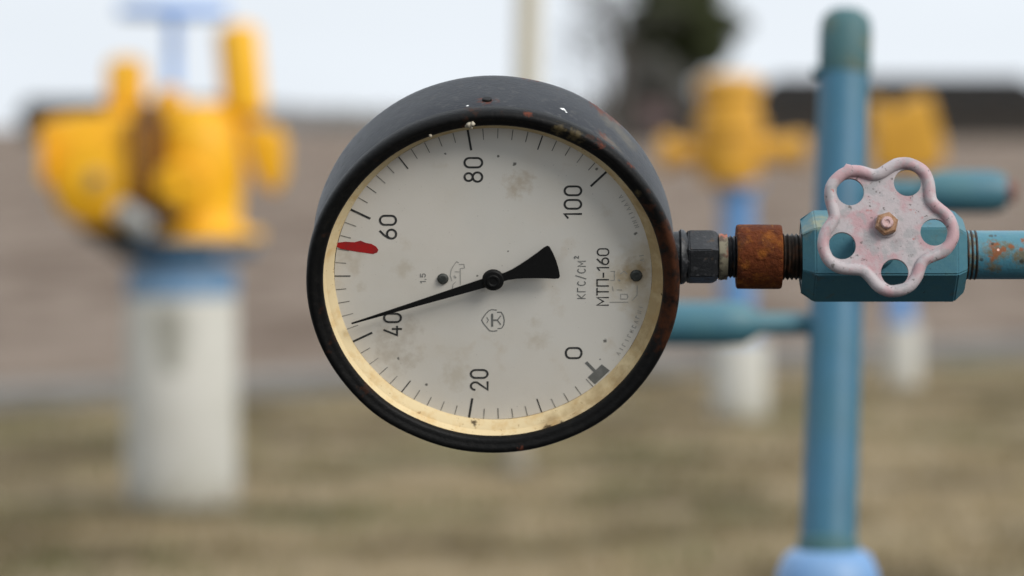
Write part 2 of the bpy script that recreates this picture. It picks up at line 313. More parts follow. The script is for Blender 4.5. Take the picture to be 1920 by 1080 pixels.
AX = {'x': Matrix(((0, 0, 1), (1, 0, 0), (0, 1, 0))), 'y': Matrix(((1, 0, 0), (0, 0, 1), (0, 1, 0))), 'z': Matrix.Identity(3)}
def lathe(bm, prof, axis='z', seg=48, org=(0, 0, 0), mat3=None, jitter=0.0, phase=0.0, caps=True):
    """prof: list of (radius, position along axis)"""
    A = mat3 or AX[axis]; org = Vector(org); rings = []
    for r, h in prof:
        if r < 1e-7: rings.append([bm.verts.new(org + A @ Vector((0, 0, h)))]); continue
        ring = []
        for i in range(seg):
            a = 2 * math.pi * i / seg + phase
            rr = r
            if jitter: rr += jitter * mnoise.noise(Vector((math.cos(a) * 3, math.sin(a) * 3, h * 60)))
            ring.append(bm.verts.new(org + A @ Vector((rr * math.cos(a), rr * math.sin(a), h))))
        rings.append(ring)
    for a, b in zip(rings, rings[1:]):
        if len(a) == 1 and len(b) == 1: continue
        for i in range(seg):
            j = (i + 1) % seg
            if len(a) == 1: bm.faces.new((a[0], b[i], b[j]))
            elif len(b) == 1: bm.faces.new((a[i], a[j], b[0]))
            else: bm.faces.new((a[i], a[j], b[j], b[i]))
    if caps:
        for rg in (rings[0], rings[-1]):
            if len(rg) > 2:
                try: bm.faces.new(rg)
                except ValueError: pass
    return bm
def cyl(bm, p0, p1, r0, r1=None, seg=24, bev=0.0):
    p0, p1 = Vector(p0), Vector(p1); d = p1 - p0; Ln = d.length
    q = d.to_track_quat('Z', 'Y').to_matrix()
    r1 = r0 if r1 is None else r1
    pr = [(0, 0), (r0, 0), (r1, Ln), (0, Ln)] if not bev else [(0, 0), (r0 - bev, 0), (r0, bev), (r1, Ln - bev), (r1 - bev, Ln), (0, Ln)]
    return lathe(bm, pr, seg=seg, org=p0, mat3=q)
def tube(bm, pts, rad, seg=12, closed=False):
    pts = [Vector(p) for p in pts]; n = len(pts); rings = []
    up = None
    for i, p in enumerate(pts):
        t = (pts[(i + 1) % n] - pts[i - 1]) if closed else (pts[min(i + 1, n - 1)] - pts[max(i - 1, 0)])
        t.normalize()
        if up is None: up = t.orthogonal().normalized()
        up = (up - t * up.dot(t)).normalized(); s = t.cross(up)
        r = rad[i] if isinstance(rad, (list, tuple)) else rad
        rings.append([bm.verts.new(p + (up * math.cos(2 * math.pi * k / seg) + s * math.sin(2 * math.pi * k / seg)) * r) for k in range(seg)])
    if closed:      # match the first ring by nearest vertex
        sh = min(range(seg), key=lambda k: (rings[-1][0].co - rings[0][k].co).length)
        for i in range(n - 1):
            for k in range(seg): bm.faces.new((rings[i][k], rings[i][(k + 1) % seg], rings[i + 1][(k + 1) % seg], rings[i + 1][k]))
        for k in range(seg): bm.faces.new((rings[-1][k], rings[-1][(k + 1) % seg], rings[0][(k + 1 + sh) % seg], rings[0][(k + sh) % seg]))
    else:
        for i in range(n - 1):
            for k in range(seg): bm.faces.new((rings[i][k], rings[i][(k + 1) % seg], rings[i + 1][(k + 1) % seg], rings[i + 1][k]))
        bm.faces.new(rings[0]); bm.faces.new(rings[-1])
    return bm
def box(bm, c, s, rot=None, bev=0.0):
    r = bmesh.ops.create_cube(bm, size=1)
    mt = Matrix.Translation(Vector(c)) @ (rot.to_4x4() if rot else Matrix.Identity(4)) @ Matrix.Diagonal((*s, 1))
    bmesh.ops.transform(bm, matrix=mt, verts=r['verts'])
    if bev:
        es = list({e for v in r['verts'] for e in v.link_edges})
        bmesh.ops.bevel(bm, geom=es, offset=bev, segments=2, affect='EDGES', profile=0.5)
    return bm
def prism(bm, pts, y0, y1, bev=0.0, axis='y'):
    """polygon in (x,z), extruded from y0 to y1"""
    f = [bm.verts.new((x, y0, z)) for x, z in pts]; b = [bm.verts.new((x, y1, z)) for x, z in pts]
    n = len(pts); fs = [bm.faces.new(f), bm.faces.new(b[::-1])]
    for i in range(n): fs.append(bm.faces.new((f[i], b[i], b[(i + 1) % n], f[(i + 1) % n])))
    if bev:
        es = list({e for x in fs for e in x.edges})
        bmesh.ops.bevel(bm, geom=es, offset=bev, segments=3, affect='EDGES', profile=0.5)
    return bm
NB = bmesh.new

# ------------------------------------------------------------------ ground, path
bm = NB()
s = 2600
xs = [-s, -400, -60, -12, 12, 60, 400, s]; ys = [-60, 0, 6, 12, 18, 24, 32, 60, 200, 900, s]
gv = [[bm.verts.new((x, y, 0)) for x in xs] for y in ys]
for j in range(len(ys) - 1):
    for i in range(len(xs) - 1): bm.faces.new((gv[j][i], gv[j][i + 1], gv[j + 1][i + 1], gv[j + 1][i]))
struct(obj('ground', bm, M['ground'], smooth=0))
A0, A1 = G(-300, 788), G(2300, 655)          # near edge of the path
dv = (A1 - A0).normalized(); nv = Vector((-dv.y, dv.x, 0))
A0 = A0 - dv * 20; A1 = A1 + dv * 30
def strip(name, off0, off1, z0, z1, m):
    b = NB(); q = [A0 + nv * off0, A1 + nv * off0, A1 + nv * off1, A0 + nv * off1]
    lo = [b.verts.new((p.x, p.y, z0)) for p in q]; hi = [b.verts.new((p.x, p.y, z1)) for p in q]
    b.faces.new(hi); b.faces.new(lo[::-1])
    for i in range(4): b.faces.new((lo[i], lo[(i + 1) % 4], hi[(i + 1) % 4], hi[i]))
    return struct(obj(name, b, m, smooth=0))
bm = NB()     # unseen dark pad, added to cut ground bounce onto the undersides
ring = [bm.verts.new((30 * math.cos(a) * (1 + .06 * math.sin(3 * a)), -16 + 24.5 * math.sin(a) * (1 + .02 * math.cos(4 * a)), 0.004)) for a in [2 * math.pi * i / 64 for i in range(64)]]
bm.faces.new(ring); struct(obj('unseen_dark_pad', bm, M['padm'], smooth=0))
strip('path', 0.125, 1.9, -0.02, 0.006, M['path'])
strip('kerb', 0.0, 0.12, -0.05, 0.10, M['kerb'])

# dead grass, nobody could count it
bm = NB(); rg = random.Random(3)
for i in range(15000):
    d = rg.uniform(9.5, 22); x = rg.uniform(-0.17, 0.17) * d; y = d
    if (Vector((x, y, 0)) - A0).dot(nv) > -0.08: continue
    if mnoise.noise(Vector((x * 1.2, y * 1.2, 0))) < -0.25 and rg.random() < .8: continue
    h = rg.uniform(.02, .085); a = rg.uniform(0, 6.28); wd = rg.uniform(.003, .007)
    lx, ly = rg.gauss(0, .03), rg.gauss(0, .03); c, s_ = math.cos(a) * wd, math.sin(a) * wd
    bm.faces.new((bm.verts.new((x - c, y - s_, -.003)), bm.verts.new((x + c, y + s_, -.003)), bm.verts.new((x + lx, y + ly, h))))
struct(obj('dry_grass', bm, M['grass'], smooth=0, recalc=False), 'stuff')

# ------------------------------------------------------------------ PRESSURE GAUGE
TILT = R(21.2)
gc = P(924.5, 538, 1.700)
gauge = thing('pressure_gauge', 'round black pressure gauge with yellowed white dial, black pointer and red mark, facing the camera', 'pressure gauge', gc, (TILT, 0, 0))
mm = lambda L: [(r / 1000, y / 1000) for r, y in L]
bm = NB()
lathe(bm, mm([(0, 53.0), (60, 53.0), (74, 52.6), (77.9, 51.2), (79.2, 48.5), (79.6, 45), (79.4, 9), (79.0, 8.0), (76.5, 8.0), (76.5, 13.2), (0, 13.2)]), 'y', 128, jitter=0.00025)
obj('case', bm, M['case'], gauge, 35)
bm = NB()
lathe(bm, mm([(73.6, 9), (73.5, 3.4), (73.8, 2.4), (74.6, 1.7), (75.6, 1.5), (76.4, 1.2), (77.2, .6), (78.2, .2), (79.4, .5), (80.3, 1.6), (80.8, 3.4), (80.8, 7.2), (80.1, 8.6), (79.5, 9.2), (79.5, 9.6), (78.6, 9.6), (78.6, 7.8), (75, 7.8), (73.6, 9)]), 'y', 160, jitter=0.00035, caps=False)
obj('bezel', bm, M['bezel'], gauge, 50)
bm = NB()
lathe(bm, mm([(73.5, 5.0), (72.4, 8.2), (71.7, 8.6), (69.0, 11.7), (69.0, 13), (74.2, 13), (74.2, 9.2), (73.5, 5.0)]), 'y', 128, jitter=0.0003, caps=False)
obj('inner_ring', bm, M['inner'], gauge, 40)
bm = NB(); lathe(bm, mm([(0, 12.0), (68.9, 12.0), (68.9, 12.9), (0, 12.9)]), 'y', 128)
dial = obj('dial', bm, M['dial'], gauge, 30)
class Ink:
    """flat printed strokes lying just above the dial"""
    def __init__(self): self.bm = NB(); self.k = 0
    def line(self, pts, wd, closed=False):
        y = (11.90 - 0.006 * (self.k % 8)) / 1000; self.k += 1
        n = len(pts); L = []; Rr = []
        if not closed:                     # extend the ends a little
            (x0, z0), (x1, z1) = pts[0], pts[1]; l = math.hypot(x1 - x0, z1 - z0) or 1
            pts = [(x0 - (x1 - x0) / l * wd * .4, z0 - (z1 - z0) / l * wd * .4)] + list(pts[1:])
            (x0, z0), (x1, z1) = pts[-1], pts[-2]; l = math.hypot(x1 - x0, z1 - z0) or 1
            pts = pts[:-1] + [(x0 - (x1 - x0) / l * wd * .4, z0 - (z1 - z0) / l * wd * .4)]
        for i in range(n):
            if closed: a, b = pts[i - 1], pts[(i + 1) % n]; c = pts[i]
            else: a = pts[max(i - 1, 0)]; b = pts[min(i + 1, n - 1)]; c = pts[i]
            d1 = Vector((c[0] - a[0], c[1] - a[1])); d2 = Vector((b[0] - c[0], b[1] - c[1]))
            if d1.length < 1e-9: d1 = d2.copy()
            if d2.length < 1e-9: d2 = d1.copy()
            d1.normalize(); d2.normalize(); t = (d1 + d2)
            if t.length < .3: t = d2.copy()
            t.normalize(); nn = Vector((-t.y, t.x)); k = min(1.6, 1 / max(.4, nn.dot(Vector((-d2.y, d2.x)))))
            h = wd / 2 * k
            L.append(self.bm.verts.new(((c[0] + nn.x * h) / 1000, y, (c[1] + nn.y * h) / 1000)))
            Rr.append(self.bm.verts.new(((c[0] - nn.x * h) / 1000, y, (c[1] - nn.y * h) / 1000)))
        for i in range(n if closed else n - 1):
            j = (i + 1) % n; self.bm.faces.new((L[i], Rr[i], Rr[j], L[j]))
    def poly(self, pts):
        y = (11.90 - 0.006 * (self.k % 8)) / 1000; self.k += 1
        self.bm.faces.new([self.bm.verts.new((x / 1000, y, z / 1000)) for x, z in pts])
    def done(self, name, m, label=None):
        o = obj(name, self.bm, m, dial, 0, label); return o
def arc(cx, cy, rx, ry, a0, a1, n=10):
    return [(cx + rx * math.cos(R(a0 + (a1 - a0) * i / n)), cy + ry * math.sin(R(a0 + (a1 - a0) * i / n))) for i in range(n + 1)]
# narrow stroke alphabet in a 1 x h box: x 0..W, y 0..1 (cap height)
Wd = .56
GL = {
 '0': (Wd, [(arc(.28, .72, .28, .28, 0, 180) + arc(.28, .28, .28, .28, 180, 360), True)]),
 '1': (.30, [([(.02, .80), (.26, 1), (.26, 0)], False)]),
 '2': (Wd, [(arc(.28, .73, .27, .27, 170, -25, 12) + [(.03, 0), (Wd, 0)], False)]),
 '4': (Wd + .04, [([(.36, 1), (.02, .24), (.60, .24)], False), ([(.44, .50), (.44, 0)], False)]),
 '5': (Wd, [([(.52, 1), (.08, 1), (.05, .55)] + arc(.28, .33, .27, .32, 120, -150, 12), False)]),
 '6': (Wd, [(arc(.28, .29, .28, .29, 0, 360, 18)[:-1], True), ([(.46, 1.0), (.22, .76), (.06, .52), (.005, .31)], False)]),
 '8': (Wd, [(arc(.28, .27, .28, .27, 0, 360, 18)[:-1], True), (arc(.28, .77, .235, .23, 0, 360, 18)[:-1], True)]),
 'М': (.66, [([(0, 0), (0, 1), (.33, .42), (.66, 1), (.66, 0)], False)]),
 'Т': (.56, [([(0, 1), (.56, 1)], False), ([(.28, 1), (.28, 0)], False)]),
 'П': (.54, [([(0, 0), (0, 1), (.54, 1), (.54, 0)], False)]),
 '-': (.34, [([(0, .45), (.34, .45)], False)]),
 'к': (.46, [([(0, 0), (0, .72)], False), ([(.44, .72), (.06, .36), (.46, 0)], False)]),
 'г': (.40, [([(0, 0), (0, .72), (.40, .72)], False)]),
 'с': (.44, [(arc(.25, .36, .25, .36, 50, 310, 12), False)]),
 'м': (.56, [([(0, 0), (0, .72), (.28, .25), (.56, .72), (.56, 0)], False)]),
 '/': (.36, [([(0, -.05), (.36, .9)], False)]),
 '²': (.26, [([(0, .98), (.13, 1.05), (.24, .95), (.02, .66), (.26, .66)], False)]),
 ',': (.10, [([(.06, .08), (.02, -.12)], False)]),
 ' ': (.3, []),
}
def text(ink, s, x0, y0, x1, y1, wd, gap=.22):
    """text turned a quarter left, filling the photo-pixel box x0..x1 (cap height), y1 (start, bottom)..y0 (end, top)"""
    ub, _ = DU(x1, 0); ut, _ = DU(x0, 0); _, vs = DU(0, y1); _, ve = DU(0, y0)
    H = (ub - ut) - wd; tot = sum(GL[c][0] for c in s) + gap * (len(s) - 1)
    sx = ((ve - vs) - wd) / tot; pen = 0
    for c in s:
        wdt, strokes = GL[c]
        for pts, cl in strokes:
            ink.line([(ub - wd / 2 - gy * H, vs + wd / 2 + (pen + gx) * sx) for gx, gy in pts], wd, cl)
        pen += wdt + gap
for s_, bx in (('0', (1059, 646, 1093, 669)), ('20', (878, 688, 914, 730)), ('40', (714, 581, 750, 626)), ('60', (709, 398, 743, 444)), ('80', (868, 292, 905, 339)), ('100', (1055, 344, 1090, 406))):
    k = Ink(); text(k, s_, *bx, .92, .30 if len(s_) > 1 else .2); k.done('numeral', M['print'], 'numeral %s printed on the dial' % s_)
rt = random.Random(5)
k = Ink(); kt = Ink()
for i in range(51):
    a = -45 - 270 * i / 50; ca, sa = math.cos(R(a)), math.sin(R(a))
    if i == 0: continue
    if i % 10 == 0: r0, r1, wdt, tgt = 59.8, 68.6, .95, k
    elif i % 5 == 0: r0, r1, wdt, tgt = 62.2, 68.6, .52, k
    else: r0, r1, wdt, tgt = 64.0 + rt.uniform(-.4, .4), 68.6, .34, kt
    tgt.line([(r0 * ca, r0 * sa), (r1 * ca, r1 * sa)], wdt)
k.done('scale', M['print'], 'long tick marks of the scale'); kt.done('fine_scale', M['tick'], 'short faded tick marks of the scale')
k = Ink(); k.poly([DU(1129.6, 679), DU(1145, 691), DU(1117, 717.5), DU(1103, 704)]); k.line([DU(1101, 676.5), DU(1117, 692.5)], 1.35)
k.done('zero_mark', M['greyprint'], 'grey block marking zero on the dial')
k = Ink(); text(k, 'кгс/см²', 1076, 474, 1098, 555, .42, .30); k.done('unit_text', M['greyprint'], 'small unit text on the dial')
k = Ink(); text(k, 'МТП-160', 1118, 460, 1142, 568, .62, .22); k.done('type_text', M['print'], 'larger type designation on the dial')
k = Ink(); text(k, '1,5', 785, 507, 796, 526, .35, .25); k.done('class_text', M['greyprint'], 'tiny accuracy figure on the dial')
# round emblem under the pointer hub
k = Ink()
em = lambda *q: [DU(x, y) for x, y in q]
k.line(em((901, 595), (904, 590), (909, 583), (915, 577), (920, 575), (929, 576)), .42)
k.line(em((931, 580), (938, 580), (942, 586), (944, 595), (943, 604), (939, 610), (932, 611)), .42)
k.line(em((930, 615), (923, 616), (916, 615), (910, 608), (905, 602), (901, 595)), .42)
k.line(em((921, 584), (921, 606)), .85); k.line(em((921, 595), (930, 595)), .7)
k.line(em((937, 587), (931, 595), (937, 603)), .45); k.line(em((911, 590), (914, 595), (911, 600)), .3)
k.done('emblem', M['greyprint'], 'round emblem printed below the pointer hub')
k = Ink()
k.line(em((845, 521), (842, 511), (844, 500), (848, 493), (854, 485), (858, 487)), .3)
k.line(em((859, 490), (868, 490), (869, 497), (861, 498), (861, 528)), .32)
k.line(em((846, 537), (847, 528), (852, 523)), .3); k.line(em((851, 504), (860, 504)), .3); k.line(em((850, 512), (852, 515)), .7)
k.line(em((1145, 503), (1152, 503), (1152, 520), (1145, 520)), .3); k.line(em((1144, 561), (1178, 561)), .35)
k.line(em((1164, 555), (1164, 546), (1176, 546), (1178, 551), (1176, 555)), .3, True); k.line(em((1195, 530), (1195, 548), (1186, 558)), .3)
k.line(em((1148, 532), (1150, 540)), .3); k.line(em((1160, 519), (1162, 521)), .6); k.line(em((1157, 538), (1166, 538)), .3)
k.line(em((1163, 508), (1170, 503), (1176, 508)), .3)
k.done('faint_print', M['faint'], 'worn, nearly illegible outlines on the dial')
# two rows of worn tiny lettering along the dial's right rim
k = Ink(); rr = random.Random(11)
def worn(a0, a1, rad, size, step):
    a = a0
    while a > a1:
        ca, sa = math.cos(R(a)), math.sin(R(a)); tx, tz = -sa, ca
        def q(g, h): return (ca * (rad - (h - .5) * size) + tx * g * size * .6, sa * (rad - (h - .5) * size) + tz * g * size * .6)
        sh = rr.choice([[(-.5, 0), (-.5, 1), (.5, 1)], [(-.5, 0), (-.5, 1), (.5, 0), (.5, 1)], [(.5, .9), (-.4, 1), (-.5, 0), (.5, 0)], [(-.5, 0), (0, 1), (.5, 0)], [(0, 0), (0, 1)]])
        k.line([q(*z) for z in sh], .33); a -= step
worn(34, 19, 66.3, 1.7, 1.9); worn(8.5, 5, 65.0, 1.7, 1.9); worn(-13, -35, 66.0, 1.6, 2.1)
k.done('rim_lettering', M['faint'], 'worn tiny lettering along the right rim of the dial')
# red marker stroke
k = Ink()
top = [(629, 450), (645, 448), (662, 449), (674, 446), (683, 450), (694, 452), (703, 457), (707, 463)]
bot = [(705, 468), (697, 471), (684, 469), (668, 467), (650, 464), (636, 461), (629, 458)]
k.poly(em(*top, *bot)); k.done('red_mark', M['redmark'], 'red marker stroke beside the 60')
# pointer
Ang = 180 + 18.4
ax_ = Vector((math.cos(R(Ang)), math.sin(R(Ang)))); nx_ = Vector((-ax_.y, ax_.x))
bm = NB()
prof = [(65.0, .25), (40, .95), (15, 1.75), (5, 2.0), (-6, 1.75), (-9.5, 2.3), (-13, 3.2), (-17.5, 4.6), (-22, 6.2), (-25.5, 7.6), (-27.3, 8.0), (-28.1, 7.2), (-28.6, 4), (-28.8, 0)]
outl = [(a, w_) for a, w_ in prof] + [(a, -w_) for a, w_ in prof[::-1][1:]]
hc = (0, 0)
prism(bm, [((ax_.x * a + nx_.x * w_) / 1000, (ax_.y * a + nx_.y * w_) / 1000) for a, w_ in outl], .0068, .0076)
ptr = obj('pointer', bm, M['pointer'], gauge, 20)
bm = NB(); lathe(bm, mm([(0, 6.0), (1.6, 6.0), (2.0, 5.7), (2.6, 5.7), (2.9, 6.2), (4.2, 6.3), (4.7, 6.8), (4.8, 8.2), (1.8, 8.2), (1.8, 12), (0, 12)]), 'y', 40)
obj('hub', bm, M['pointer'], ptr, 30)
def screw(px, py, r, y0=11.9):
    u, v = DU(px, py); b = NB()
    lathe(b, mm([(0, y0 - 1.1), (r * .7, y0 - 1.05), (r * .95, y0 - .6), (r, y0)]), 'y', 28, org=(u / 1000, 0, v / 1000))
    a = .6; d = Vector((math.cos(a), 0, math.sin(a)))
    rot = Matrix.Rotation(-a, 3, 'Y')
    box(b, (u / 1000, (y0 - 1.12) / 1000, v / 1000), (r * 1.2 / 1000, .0003, r * .28 / 1000), rot)
    return obj('screw', b, M['screw'], dial, 30)
screw(828, 517, 2.5); screw(1193, 511, 2.7)
# small screw on top of the case rim, with a nib of putty stuck to the bezel
bm = NB(); u = (912 - 923) / S0 / 1000
zt = math.sqrt(.0794 ** 2 - u * u)
cyl(bm, (u, .0175, zt - .001), (u, .0175, zt + .0011), .0021, seg=20, bev=.0003)
obj('set_screw', bm, M['pointer'], gauge, 30)
bm = NB()
for (x, y, z, r) in ((-.0100, .0015, .0745, .0014), (-.0085, .0008, .0752, .0011), (-.0110, .0022, .0738, .0010), (-.0092, .003, .0728, .0010), (-.0265, .0015, .0694, .0008)):
    ret = bmesh.ops.create_icosphere(bm, subdivisions=2, radius=r, matrix=Matrix.Translation((x, y, z)))
    for v in ret['verts']: v.co += Vector((1, .5, .8)) * r * .45 * mnoise.noise(v.co * 900)
obj('putty', bm, M['putty'], gauge, 60)

# shank: along +x, axis at y=26 mm behind the front; local frame of the gauge
ax0 = P(1280, 481.5, 1.7245)
Ginv = (Matrix.Translation(gc) @ Matrix.Rotation(TILT, 4, 'X')).inverted()
def xl(px): return (Ginv @ P(px, 481.5, 1.7245)).x
sy, sz = (Ginv @ ax0).y, (Ginv @ ax0).z
bm = NB(); o_ = (0, sy, sz)
lathe(bm, [(0, .074), (.0105, .074), (.0112, xl(1272)), (.0122, xl(1276)), (.0118, xl(1282)), (.0100, xl(1290)), (.0100, xl(1296)), (0, xl(1296))], 'x', 40, org=o_)
obj('shank', bm, M['brass_dark'], gauge, 30)
bm = NB()
hexr = .01215; prv = [(.0100, xl(1284)), (.01135, xl(1287)), (hexr, xl(1291)), (hexr, xl(1334)), (.0115, xl(1340)), (.0106, xl(1346)), (0, xl(1346))]
lathe(bm, [(0, xl(1284))] + prv, 'x', 6, org=o_, phase=R(22.3))
bmesh.ops.bevel(bm, geom=[e for e in bm.edges if e.calc_length() > .008], offset=.0004, segments=2, affect='EDGES')
obj('wrench_hex', bm, M['brass_dark'], gauge, 25)
def thread(bm, org, x0, x1, r, depth, pitch, seg=40):
    pr = [(0, x0), (r - depth, x0)]; x = x0
    while x < x1 - pitch: pr += [(r, x + pitch * .5), (r - depth, x + pitch)]; x += pitch
    pr += [(r - depth, x1), (0, x1)]
    return lathe(bm, pr, 'x', seg, org=org)
bm = NB(); thread(bm, o_, xl(1345.6), xl(1385), .0094, .0009, .0016); obj('threaded_end', bm, M['brass_dark'], gauge, 25)
bm = NB(); lathe(bm, [(.0085, xl(1346.5)), (.0100, xl(1347)), (.01025, xl(1352)), (.0099, xl(1358)), (.0101, xl(1363)), (.0085, xl(1364))], 'x', 40, org=o_, jitter=.0004, caps=False)
obj('sealing_tape', bm, M['tape'], gauge, 40)

# ------------------------------------------------------------------ coupling
DV = 1.7245
cpl = thing('pipe_coupling', 'rusty brown round steel coupling with threaded nipple between gauge and valve', 'coupling', P(1423, 481.5, DV))
def cx(px): return (px - 1423) / F * DV
bm = NB(); lathe(bm, [(.0090, cx(1380.5)), (.0135, cx(1380.5)), (.01405, cx(1383)), (.01415, cx(1390)), (.01410, cx(1455)), (.01405, cx(1462)), (.0136, cx(1465)), (.0090, cx(1465)), (.0090, cx(1380.5))], 'x', 72, jitter=.00018, caps=False)
obj('sleeve', bm, M['rust'], cpl, 40)
bm = NB(); thread(bm, (0, 0, 0), cx(1440), cx(1520), .0103, .0011, .0019); obj('nipple', bm, M['thread'], cpl, 25)

# ------------------------------------------------------------------ needle valve
VT = R(11) - PITCH                    # stem rises towards the camera
vc = P(1655, 480, DV)
valve = thing('needle_valve', 'teal hexagonal needle valve with faded pink star-shaped handwheel on horizontal pipe', 'valve', vc)
def vx(px): return (px - 1655) / F * DV
bm = NB(); HR = .0204
lathe(bm, [(0, vx(1503)), (.0162, vx(1503)), (HR, vx(1524)), (HR, vx(1788)), (.0160, vx(1807.5)), (0, vx(1807.5))], 'x', 6, phase=0)
# turn so that one flat faces the viewer, tipped up by the stem's tilt
pm = Matrix.Rotation(-(R(0) + VT), 4, 'X')
bmesh.ops.transform(bm, matrix=Matrix.Rotation(R(0), 4, 'X'), verts=bm.verts)
# AX['x'] maps angle 0 to +y; flats are centred at 30 deg off the vertices
bmesh.ops.transform(bm, matrix=Matrix.Rotation(R(30) - VT, 4, 'X'), verts=bm.verts)
bmesh.ops.bevel(bm, geom=[e for e in bm.edges if e.calc_length() > .006], offset=.0006, segments=2, affect='EDGES')
obj('body', bm, M['teal'], valve, 25)
wc = P(1661, 422, 1.655); bc = Vector((wc.x, vc.y, vc.z)) 
sd_ = (wc - bc); Ls = sd_.length; sdn = sd_.normalized()
q = sdn.to_track_quat('Z', 'Y').to_matrix()     # local z along the stem towards camera
bm = NB()
lathe(bm, [(0, .010), (.0095, .010), (.0095, .026), (.0085, .027), (.0085, .030), (0, .030)], seg=36, org=(bc - vc), mat3=q)
obj('bonnet', bm, M['teal'], valve, 30)
bm = NB()
lathe(bm, [(0, .030), (.0080, .030), (.0088, .0312), (.0088, .0400), (.0080, .0412), (0, .0412)], seg=6, org=(bc - vc), mat3=q)
obj('packing_nut', bm, M['brass_dark'], valve, 25)
bm = NB()
lathe(bm, [(0, .040), (.0036, .040), (.0036, Ls + .001), (0, Ls + .001)], seg=24, org=(bc - vc), mat3=q)
obj('stem', bm, M['thread'], valve, 30)
# handwheel: built in its own x,z plane, front towards -y, then turned onto the stem
WM = Matrix.Translation(wc - vc) @ Matrix.Rotation(-math.asin(sdn.z), 4, 'X')
base = -8.8
def rim_r(t):
    c = math.cos(5 * (t - R(base))); return .02560 + .00330 * c - .00040 * math.cos(10 * (t - R(base)))
N = 140; rim = []
for i in range(N):
    t = 2 * math.pi * i / N; r = rim_r(t) + .00025 * mnoise.noise(Vector((math.cos(t) * 4, math.sin(t) * 4, .3)))
    rim.append(Vector((r * math.cos(t), 0, r * math.sin(t))))
bm = NB(); tube(bm, rim, .00255, 16, True)
# a small casting nib on the upper left lobe
for v in bm.verts:
    t = math.degrees(math.atan2(v.co.z, v.co.x)) % 360
    k_ = max(0, 1 - abs(t - 122) / 3.0)
    if k_ and (v.co.x ** 2 + v.co.z ** 2) ** .5 > rim_r(R(t)): v.co += Vector((math.cos(R(t)), 0, math.sin(R(t)))) * .0011 * k_
    v.co += v.co.normalized() * .00018 * mnoise.noise(v.co * 260)
bmesh.ops.transform(bm, matrix=WM, verts=bm.verts)
hw = obj('handwheel', bm, M['wheel'], valve, 60, label='pink star-shaped rim of the handwheel')
bm = NB()
def loop(pts):
    vs = [bm.verts.new(p) for p in pts]
    return [bm.edges.new((vs[i], vs[(i + 1) % len(vs)])) for i in range(len(vs))]
edges = loop([Vector((p.x * (1 - .0006 / .026), 0, p.z * (1 - .0006 / .026))) for p in rim[::1]])
HA = (135.9, 62.6, -8.6, -80.5, -154.5)
for a in HA:
    cxh, czh = .0205 * math.cos(R(a)), .0205 * math.sin(R(a))
    edges += loop([Vector((cxh + .0058 * math.cos(2 * math.pi * i / 36), 0, czh + .0058 * math.sin(2 * math.pi * i / 36))) for i in range(36)])
edges += loop([Vector((.0045 * math.cos(2 * math.pi * i / 24), 0, .0045 * math.sin(2 * math.pi * i / 24))) for i in range(24)])
fill = bmesh.ops.triangle_fill(bm, use_beauty=True, use_dissolve=False, edges=edges)
# drop faces inside the holes, if the fill made any
kill = []
for f in bm.faces:
    c = f.calc_center_median()
    if any(math.hypot(c.x - .0205 * math.cos(R(a)), c.z - .0205 * math.sin(R(a))) < .0050 for a in HA): kill.append(f)
if kill: bmesh.ops.delete(bm, geom=kill, context='FACES_ONLY')
ex = bmesh.ops.extrude_face_region(bm, geom=list(bm.faces))
bmesh.ops.translate(bm, verts=[v for v in ex['geom'] if isinstance(v, bmesh.types.BMVert)], vec=(0, .0022, 0))
bmesh.ops.translate(bm, verts=bm.verts, vec=(0, -.0001, 0))
bmesh.ops.transform(bm, matrix=WM, verts=bm.verts)
obj('web', bm, M['wheel'], hw, 25)
bm = NB(); lathe(bm, [(0, -.004), (.0052, -.004), (.0054, -.001), (.0056, .0004), (.0052, .0009), (0, .0009)], seg=36, mat3=AX['y'] @ Matrix.Diagonal((1, 1, -1)))
bmesh.ops.transform(bm, matrix=WM, verts=bm.verts); obj('hub', bm, M['wheel'], hw, 30)
bm = NB(); lathe(bm, [(0, .0010), (.0046, .0010), (.0050, .0016), (.0050, .0040), (.0043, .0048), (0, .0048)], seg=6, phase=.3, mat3=AX['y'] @ Matrix.Diagonal((1, 1, -1)))
bmesh.ops.transform(bm, matrix=WM, verts=bm.verts); obj('nut', bm, M['nut'], hw, 25)
bm = NB(); lathe(bm, [(0, .0062), (.0009, .0062), (.0012, .0068), (.0022, .0068), (.0026, .0060), (.0026, .0046), (0, .0046)], seg=24, mat3=AX['y'] @ Matrix.Diagonal((1, 1, -1)))
bmesh.ops.transform(bm, matrix=WM, verts=bm.verts); obj('stem_tip', bm, M['stempink'], hw, 40)

# ------------------------------------------------------------------ supply pipe (runs out of the picture, then down into the ground)
po = P(1808, 478, DV)
sp = thing('supply_pipe', 'teal horizontal pipe with rust spots running right from the valve', 'pipe', po)
bm = NB(); PRd = .01065
pts = [Vector((-.004, 0, 0)), Vector((.0, 0, 0)), Vector((.1, 0, 0)), Vector((.26, 0, 0))]
for i in range(1, 9): a = math.pi / 2 * i / 8; pts.append(Vector((.26 + .05 * math.sin(a), 0, -.05 + .05 * math.cos(a))))
pts += [Vector((.31, 0, -.3)), Vector((.31, 0, -po.z - .05))]
tube(bm, pts, PRd, 40); obj('pipe', bm, M['tealpipe'], sp, 40)
bm = NB(); thread(bm, (0, 0, 0), -.006, .0055, .0110, .0006, .0019); obj('threaded_end', bm, M['thread'], sp, 25)

